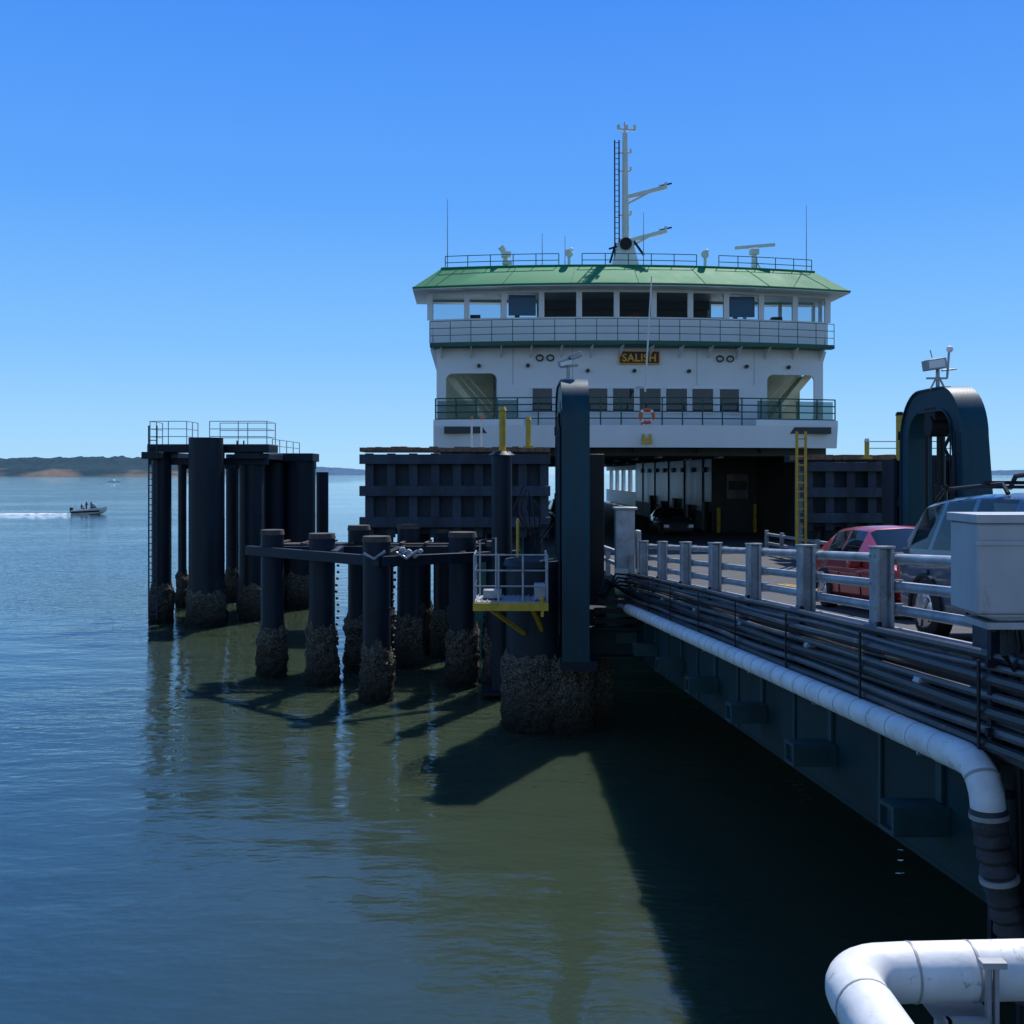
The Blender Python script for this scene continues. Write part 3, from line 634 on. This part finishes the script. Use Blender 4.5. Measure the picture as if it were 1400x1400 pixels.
# apron onto ferry
mb=MB(); mb.add([(3.2,27.0,3.55),(10.7,27.0,3.55),(9.9,43.7,3.3),(2.2,43.7,3.3),(3.2,27.0,3.25),(10.7,27.0,3.25),(9.9,43.7,3.1),(2.2,43.7,3.1)],[(0,1,2,3),(7,6,5,4),(0,4,5,1),(1,5,6,2),(2,6,7,3),(3,7,4,0)])
mb.build('apron',asph,E)
mb=MB()
for (x0,x1) in((3.15,2.2),(10.7,9.95)):
    mb.beam((x0,27,4.3),(x1,40,4.15),.1,.1); mb.beam((x0,27,3.95),(x1,40,3.8),.07,.1)
    for k in range(8): 
        t=k/7; x=x0+(x1-x0)*t; mb.box(x-.07,x+.07,27+13*t-.06,27+13*t+.06,3.45,4.3)
mb.build('apron_railing',railm,E)
mb=MB(); mb.box(2.75,3.25,27.1,27.5,3.3,5.55); mb.box(2.7,3.32,27.05,27.55,5.55,5.62); mb.box(3.3,3.42,27.1,27.5,3.4,5.0); mb.build('end_pylon',galv,E,bevel=.02)
mb=MB(); mb.box(2.72,3.3,27.03,27.06,3.4,4.0); mb.build('pylon_stripe',white2,E)
# trestle approach on land side
E=empty('approach_trestle'); mb=MB(S); mb.box(4.75,12.3,-14,7.25,1.25,1.65); mb.box(4.75,12.3,6.2,7.2,1.66,2.7); mb.build('deck_slab',conc,E)
mb=MB()
for x in(5.2,7.5,9.8,11.6): mb.cyl((x,6.6,-.6),(x,6.6,3.7),.35,n=20)
mb.build('piles',conc,E)
# guard rail
def guard(a0,ya,yb):
    E=empty('guard_rail'); mb=MB(S); ks=[8.75+2.5*k for k in range(8)]
    for y in ks:
        mb.box(a0-.02,a0+.02,y-.1,y+.1,.13,.99); mb.box(a0+.14,a0+.18,y-.1,y+.1,.13,.99); mb.box(a0+.02,a0+.14,y-.02,y+.02,.14,.99); mb.box(a0-.03,a0+.19,y-.11,y+.11,.1,.13)
    mb.build('posts',railm,E,bevel=.006)
    mb=MB()
    for b,r in((.24,.055),(.54,.055),(.80,.055)):
        mb.tube([S(a0+.24,ya,b),S(a0+.24,yb,b)],r,12)
    mb.build('rails',railm,E)
    mb=MB(S); mb.box(a0-.06,a0+.26,ya,yb,.995,1.0-.002) 
    for y in ks:
        for b in(.24,.54,.80): mb.box(a0+.17,a0+.31,y-.03,y+.03,b-.07,b+.07)
        for b in(.2,.5,.76,.92): 
            for dy in(-.07,.07): mb.box(a0-.035,a0-.02,y+dy-.012,y+dy+.012,b,b+.024)
    mb.build('rail_clamps',galv,E)
guard(4.5,7.4,ye); guard(11.8,7.4,ye)
# conduits
E=empty('cable_conduits'); 
m1=MB(); m2=MB(); rr=[.045,.03,.05,.022,.042,.055,.03,.045,.05,.025]
b=.93
for i,r in enumerate(rr):
    b+=r; (m2 if i in(1,4,7) else m1).tube([S(4.30-.03*(i%3)-.008*math.sin(y*.9+i),y,b+.016*math.sin(y*1.25+i*2)*(1 if i%2 else .4)) for y in [6.5+k*.6 for k in range(35)]],r,8); b+=r+.008
m1.build('conduits',condu,E); m2.build('conduits_light',condu2,E)
mb=MB(S); y=8.3
while y<27:
    mb.box(4.36,4.4,y,y+.05,.9,1.85); mb.box(4.2,4.36,y,y+.05,1.78,1.83); mb.box(4.165,4.18,y,y+.035,1.0,1.78); y+=2.5
mb.build('conduit_brackets',black,E)
mb=MB(); y=9.5
while y<26: 
    mb.tube([S(4.26,y,1.35),S(4.26,y+.12,1.35)],.058,8); y+=3.1
mb.build('conduit_couplings',galv,E)
mb=MB()
for k in range(6):
    mb.tube([S(4.3,26.6,1.0+.1*k),(2.7+.05*k,26.7,3.9-.1*k),(2.4,26.3,3.3+.1*k),(2.1,25.9,3.5-.05*k)],.03,6)
mb.build('flexible_cables',black,E)
# pipe
E=empty('insulated_pipe'); 
p0=[S(4.15,y,1.83) for y in(27.0,8.9,8.5)]
el_=[p0[-1],(3.765,8.33,4.14),(3.762,8.2,4.08),(3.762,8.12,3.97),(3.768,8.1,3.84)]
mb=MB(); mb.tube([p0[0],p0[1]],.128,24); mb.build('pipe_run',pipew,E)
mb=MB(); mb.tube([p0[1]]+el_,.132,24); mb.build('pipe_elbow',pipew,E)
mb=MB(); y=8.9
while y<27: mb.tube([S(4.15,y,1.83),S(4.15,y+.015,1.83)],.1305,24); y+=.46
mb.tube([S(4.15,26.6,1.83),S(4.15,26.7,1.83)],.17,24); mb.tube([el_[2],(3.761,8.185,4.065)],.137,24)
mb.build('pipe_bands',pipeb,E)
mb=MB(); y=9.4
while y<27: mb.tube([S(4.15,y,1.98),S(4.4,y,1.98)],.025,6); y+=2.82
mb.build('pipe_hangers',galv,E)
E=empty('rubber_hose'); mb=MB(); pts=[];rs=[]
for k in range(40):
    t=k/39; pts.append((3.768+.30*t**1.3,8.1-.02*t,3.86-1.5*t)); rs.append(.135+.012*math.sin(k*2.1)+random.uniform(-.008,.008)-.02*t)
mb.tube(pts,rs,20); mb.build('hose',hosem,E)
mb=MB()
for k in(1,14): mb.tube([pts[k],pts[k+1]],.15,20)
mb.build('hose_clamps',pipeb,E)
E=empty('insulated_pipe'); mb=MB(); r=.143
P=[(4.6,5.22,4.02),(2.0,5.2,3.97)]
for k in range(9):
    t=math.pi/2*k/8; P.append((1.9-.22*math.sin(t),5.2-.22*(1-math.cos(t)),3.965))
P.append((1.68,2.6,3.95)); mb.tube(P,r,28); mb.build('pipe_run',pipew,E)
mb=MB()
for x in(2.02,2.32,3.2,3.9): mb.tube([(x,5.2,3.97+(x-2)*.019),(x+.012,5.2,3.97+(x-2)*.019)],r+.004,28)
for y in(4.86,4.4,3.8): mb.tube([(1.68,y,3.962),(1.68,y-.012,3.962)],r+.004,28)
mb.build('pipe_bands',pipeb,E)
mb=MB()
for x in(2.33,2.37): mb.box(x,x+.02,5.02,5.05,2.8,4.08)
mb.box(2.352,2.368,5.05,5.06,2.8,4.08); mb.box(2.3,2.42,5.0,5.06,4.08,4.11)
mb.box(2.13,2.33,5.0,5.04,3.80,3.83); mb.box(2.13,2.33,5.0,5.04,3.72,3.74); mb.box(2.12,2.15,5.0,5.04,2.8,3.83); mb.box(2.2,2.23,5.3,5.34,2.8,3.8); mb.box(2.1,2.4,5.0,5.4,3.79,3.795)
mb.build('pipe_support',pipeb,E)
# electrical box and rack
E=empty('electrical_box'); mb=MB(); mb.box(3.57,4.75,7.85,8.35,5.42,6.12); mb.prism([(3.57,7.85,5.418),(3.57,8.35,5.418),(3.75,8.3,5.36),(3.75,7.9,5.36)],(1.0,0,0)); mb.build('cabinet',boxm,E,bevel=.02)
mb=MB(); mb.box(3.55,4.77,7.83,8.37,6.122,6.19); mb.box(3.55,4.77,7.835,7.848,5.95,5.99); mb.box(3.66,4.6,7.88,8.3,5.3,5.355); mb.build('lid',boxm,E,bevel=.01)
mb=MB()
for k in range(14): mb.cyl((3.72+k*.07,7.9,5.28),(3.72+k*.07,7.9,5.3),.015,n=6)
mb.build('bolts',black,E)
E=empty('conduit_rack'); mb=MB()
for x,y in((3.86,8.25),(4.12,8.3),(4.3,8.0)): mb.box(x,x+.07,y,y+.07,1.5,5.28)
for z in(4.95,4.4,3.9,3.3,2.6): mb.box(3.8,4.9,8.18,8.23,z,z+.06)
mb.build('frame',navy,E)
mb=MB()
for k in range(6): mb.tube([(3.95+.08*k,8.1,5.3),(3.97+.09*k,8.05,4.9-.05*k),(4.0+.1*k,8.1,4.3),(4.1+.12*k,8.15,1.8)],.03,8)
mb.tube([(3.82,7.95,5.3),(3.8,7.9,5.1),(3.86,7.9,5.0),(4.0,7.9,5.15),(4.2,7.9,5.3)],.03,8)
mb.build('cables',black,E)
mb=MB(); mb.box(4.0,4.8,8.6,8.9,4.3,5.25); mb.build('backing_plate',navy2,E)
# ---------------------------------------------------------------- vehicles
def car(name,loc,st,pm,wheels,wr,rackz=None,slope=-.0614,flip=False):
    E=empty(name,loc); E.rotation_euler=(math.atan(slope),0,math.atan(.046)+(math.pi if flip else 0))
    vs=[];fs=[];fm=[];n=13
    for (y,hw,zs,zh,zr,rh,fl) in st:
        half=[(hw*.84,zs),(hw*.985,zs+.1),(hw,(zs+zh)/2),(hw*.965,zh),(rh,zr-.05),(rh-.1,zr)]
        ring=[(x,y,z) for x,z in half]+[(0,y,zr+.025)]+[(-x,y,z) for x,z in half[::-1]]
        vs+=ring
    for i in range(len(st)-1):
        fl=st[i][6]
        for j in range(n-1):
            fs.append((i*n+j,i*n+j+1,(i+1)*n+j+1,(i+1)*n+j))
            g=0
            if j in(3,8) and fl in('s',): g=1
            if j in(4,5,6,7) and fl in('w',): g=1
            fm.append(g)
        fs.append((i*n+n-1,i*n,(i+1)*n,(i+1)*n+n-1)); fm.append(0)
    fs.append(tuple(range(n))[::-1]); fm.append(0); fs.append(tuple((len(st)-1)*n+j for j in range(n))); fm.append(0)
    mb=MB(); mb.add(vs,fs); 
    mb.build('body',None,E,mats=[pm,glasscar],fm=fm,bevel=.02)
    hw=max(s[1] for s in st); Lr=st[-1][0]
    t=MB();h=MB();ar=MB()
    for y in wheels:
        for sg in(-1,1):
            t.tube([(sg*(hw-.2),y,wr),(sg*(hw-.19),y,wr),(sg*(hw+.0),y,wr),(sg*(hw+.02),y,wr)],[wr-.03,wr,wr,wr-.04],26)
            h.tube([(sg*(hw+.02),y,wr),(sg*(hw+.03),y,wr)],[wr*.66,wr*.6],18)
            for q in range(5):
                an=q*2*math.pi/5; h.beam((sg*(hw+.032),y,wr),(sg*(hw+.032),y+math.cos(an)*wr*.6,wr+math.sin(an)*wr*.6),.05,.03,up=(1,0,0))
            A=[(sg*(hw-.0),y+math.cos(k*math.pi/10)*(wr+.05),wr+math.sin(k*math.pi/10)*(wr+.05)) for k in range(11)]; ar.tube(A,.035,6)
    t.build('tyres',rubber,E); h.build('wheels',chrome,E); ar.build('wheel_arches',rubber,E)
    zh=st[1][3]; mb=MB()
    for sg in(-1,1): mb.box(sg*hw*.6,sg*hw*.9,-.02,.12,zh-.2,zh-.04)
    mb.build('headlights',lampg,E,bevel=.02)
    mb=MB(); mb.box(-hw*.5,hw*.5,-.03,.1,zh-.26,zh-.06); mb.box(-hw*.8,hw*.8,-.025,.1,.3,.42); mb.build('grille',black,E)
    mb=MB()
    for sg in(-1,1): mb.box(sg*hw*.78,sg*hw*.95,Lr-.1,Lr+.02,st[-1][3]-.25,st[-1][3]+.02)
    mb.build('tail_lights',redl,E,bevel=.01)
    cy=[s for s in st if s[6]=='w'][0][0]
    mb=MB()
    for sg in(-1,1): mb.box(sg*(hw-.02),sg*(hw+.2),cy+.45,cy+.57,zh+.08,zh+.24)
    mb.build('mirrors',pm,E,bevel=.03)
    mb=MB()
    for sg in(-1,1):
        for y in(cy+1.35,cy+2.25): mb.box(sg*(hw*.985),sg*(hw+.02),y,y+.16,zh-.12,zh-.085)
    mb.build('door_handles',chrome,E)
    mb=MB()
    for sg in (-1,1):
        for y in (cy+.5,cy+1.45,cy+2.4): mb.box(sg*(hw*.99),sg*(hw+.004),y,y+.012,st[3][2]+.1,zh-.01)
    mb.build('door_gaps',black,E)
    if rackz:
        mb=MB()
        for sg in(-1,1):
            mb.tube([(sg*.6,cy+1.1,rackz-.02),(sg*.6,cy+1.2,rackz+.09),(sg*.6,Lr-.8,rackz+.09),(sg*.6,Lr-.6,rackz-.02)],.025,8)
        for y in(cy+1.5,cy+2.5): mb.beam((-.68,y,rackz+.12),(.68,y,rackz+.12),.06,.04)
        mb.build('roof_rack',black,E)
        mb=MB(); mb.tube([(-.3,cy+1.2,rackz+.1),(-.1,cy+1.6,rackz+.22),(.1,cy+2.2,rackz+.24),(.3,cy+2.7,rackz+.12)],.03,8); mb.build('rack_bars',black,E)
    mb=MB()
    for sg in(-.38,.38):
        for y in(cy+1.1,cy+2.0): mb.box(sg-.2,sg+.2,y,y+.12,.5,zh+.28)
    mb.build('seats',rubber,E)
red=[(0,.66,.3,.55,.58,.5,'h'),(.12,.80,.22,.66,.70,.62,'h'),(.95,.86,.2,.86,.93,.68,'h'),(1.15,.87,.2,.90,.97,.68,'w'),(1.85,.87,.2,.92,1.36,.60,'p'),(1.92,.87,.2,.92,1.38,.60,'s'),(2.55,.87,.2,.93,1.42,.61,'p'),(2.63,.87,.2,.93,1.42,.61,'s'),(3.3,.87,.2,.94,1.39,.60,'p'),(3.42,.86,.2,.95,1.36,.59,'w'),(3.95,.83,.24,.96,1.02,.62,'h'),(4.1,.74,.35,.80,.84,.55,'h')]
suv=[(0,.72,.35,.72,.76,.55,'h'),(.12,.86,.27,.86,.92,.66,'h'),(1.0,.92,.25,1.02,1.10,.74,'h'),(1.2,.93,.25,1.06,1.13,.74,'w'),(1.85,.93,.25,1.08,1.66,.66,'p'),(1.95,.93,.25,1.08,1.69,.66,'s'),(2.75,.93,.25,1.08,1.73,.67,'p'),(2.85,.93,.25,1.08,1.73,.67,'s'),(3.55,.93,.25,1.09,1.72,.66,'p'),(3.65,.93,.25,1.09,1.71,.66,'s'),(4.2,.92,.26,1.1,1.67,.65,'w'),(4.5,.90,.28,1.1,1.18,.7,'h'),(4.6,.82,.38,.95,1.0,.6,'h')]
car('red_hatchback',S(6.4+.87,14.95,1.245),red,redp,(.75,3.35),.31)
car('blue_suv',S(5.65+.93,8.9,1.245),suv,bluep,(.85,3.7),.36,rackz=1.74)
car('parked_car',(3.4,62,3.21),suv,greyp,(.85,3.7),.36,slope=0); car('parked_car',(8.8,54,3.21),red,greyp,(.75,3.35),.31,slope=0)
# ---------------------------------------------------------------- motorboat with people
E=empty('motorboat',(-68,165,0),(0,R(-3),0))
mb=MB(); st=[(-2.7,1.0,-.1,.75),(-1.5,1.08,-.15,.78),(0,1.1,-.15,.85),(1.3,.95,-.05,.95),(2.2,.55,.2,1.05),(2.8,.05,.6,1.12)]
vs=[];fs=[]
for (x,hw,zb,zt) in st: vs+=[(x,0,zb-.1),(x,hw*.8,zb+.15),(x,hw,zt),(x,hw*.82,zt+.01),(x,hw*.8,zt-.35),(x,-hw*.8,zt-.35),(x,-hw*.82,zt+.01),(x,-hw,zt),(x,-hw*.8,zb+.15)]
for i in range(len(st)-1):
    for j in range(9): fs.append((i*9+j,i*9+(j+1)%9,(i+1)*9+(j+1)%9,(i+1)*9+j))
fs+= [tuple(range(9))[::-1],tuple((len(st)-1)*9+j for j in range(9))]; mb.add(vs,fs); mb.build('hull',white2,E)
mb=MB(); mb.box(-2.6,2.0,-1.12,-1.05,.35,.6); mb.box(.3,.9,-.5,.5,.5,1.15); mb.build('hull_stripe',black,E)
mb=MB(); mb.add([(.9,-.7,1.0),(.9,.7,1.0),(.45,.6,1.55),(.45,-.6,1.55)],[(0,1,2,3)]); mb.build('windshield',glass,E)
mb=MB(); mb.box(-3.15,-2.75,-.25,.25,.4,1.25); mb.box(-3.05,-2.85,-.08,.08,-.4,.4); mb.box(-1.5,-.9,-.6,.6,.5,.85); mb.build('outboard_motor',black,E,bevel=.05)
def person(x,y,z,stand,shirt):
    me=bpy.data.meshes.new('person')
    hip=.95 if stand else .5
    V=[(0,0,hip),(0,0,hip+.28),(.02,0,hip+.5),(.04,0,hip+.58),(.06,0,hip+.72),(0,.2,hip+.48),(.12,.26,hip+.22),(.36,.16,hip+.2),(0,-.2,hip+.48),(.12,-.26,hip+.22),(.36,-.16,hip+.2)]
    Rr=[.16,.15,.16,.06,.105,.07,.05,.035,.07,.05,.035]
    if stand: V+=[(.0,.1,hip-.06),(.05,.11,.5),(0,.12,.06),(.14,.12,.03),(0,-.1,hip-.06),(.05,-.11,.5),(0,-.12,.06),(.14,-.12,.03)]
    else: V+=[(.05,.1,hip-.02),(.45,.12,.5),(.45,.12,.06),(.6,.12,.03),(.05,-.1,hip-.02),(.45,-.12,.5),(.45,-.12,.06),(.6,-.12,.03)]
    Rr+=[.1,.07,.05,.04]*2
    Ed=[(0,1),(1,2),(2,3),(3,4),(2,5),(5,6),(6,7),(2,8),(8,9),(9,10),(0,11),(11,12),(12,13),(13,14),(0,15),(15,16),(16,17),(17,18)]
    me.from_pydata(V,Ed,[]); o=bpy.data.objects.new('person',me); scene.collection.objects.link(o); o.location=(x,y,z)
    sk=o.modifiers.new('skin','SKIN'); me.skin_vertices.new() if not me.skin_vertices else None
    for i,r in enumerate(Rr): me.skin_vertices[0].data[i].radius=(r,r)
    me.skin_vertices[0].data[0].use_root=True
    ss=o.modifiers.new('sub','SUBSURF'); ss.levels=1; ss.render_levels=2; me.materials.append(shirt)
person(-68.6,165,.42,True,M('jacket_dark',(.03,.035,.05),.9)); person(-67.9,165.2,.42,True,M('jacket_grey',(.10,.09,.09),.9)); person(-69.3,164.8,.5,False,M('jacket_red',(.15,.03,.03),.9))
# wake
def foam():
    m=bpy.data.materials.new('foam'); m.use_nodes=True; nt=m.node_tree; N=nt.nodes; L=nt.links; b=N['Principled BSDF']; b.inputs['Base Color'].default_value=(.8,.83,.85,1); b.inputs['Roughness'].default_value=.8
    tc=N.new('ShaderNodeTexCoord'); mp=N.new('ShaderNodeMapping'); mp.inputs['Scale'].default_value=(.35,1,1); L.new(tc.outputs['Object'],mp.inputs[0]); n=N.new('ShaderNodeTexNoise'); n.inputs['Scale'].default_value=2.2; n.inputs['Detail'].default_value=6; L.new(mp.outputs[0],n.inputs['Vector'])
    r=N.new('ShaderNodeValToRGB'); r.color_ramp.elements[0].position=.38; r.color_ramp.elements[1].position=.5; L.new(n.outputs['Fac'],r.inputs[0]); L.new(r.outputs[0],b.inputs['Alpha']); return m
mb=MB(); vs=[];fs=[];n=90
for i in range(n+1):
    x=-70.6-i*.7; w_=.6+i*.014+.25*noise.noise(Vector((i*.4,0,0)))
    vs+=[(x,165-w_*1.6,.02),(x,165-w_*.5,.16+.12*noise.noise(Vector((i*.5,3,0)))),(x,165+w_*.5,.12),(x,165+w_*1.6,.02)]
for i in range(n):
    for j in range(3): fs.append((i*4+j,i*4+j+1,i*4+j+5,i*4+j+4))
mb.add(vs,fs); mb.build('boat_wake',foam())
E=empty('sailboat',(-300,770,0)); MB().prism([(-4,-1,0),(4,-1,0),(5,-1,1.4),(-4,-1,1.2)],(0,2,0)).build('hull',white,E); MB().box(-2,1,-.7,.7,1.2,2.4).build('cabin',white,E,bevel=.2); MB().cyl((0,0,1.2),(0,0,5),.08).build('mast',galv,E)
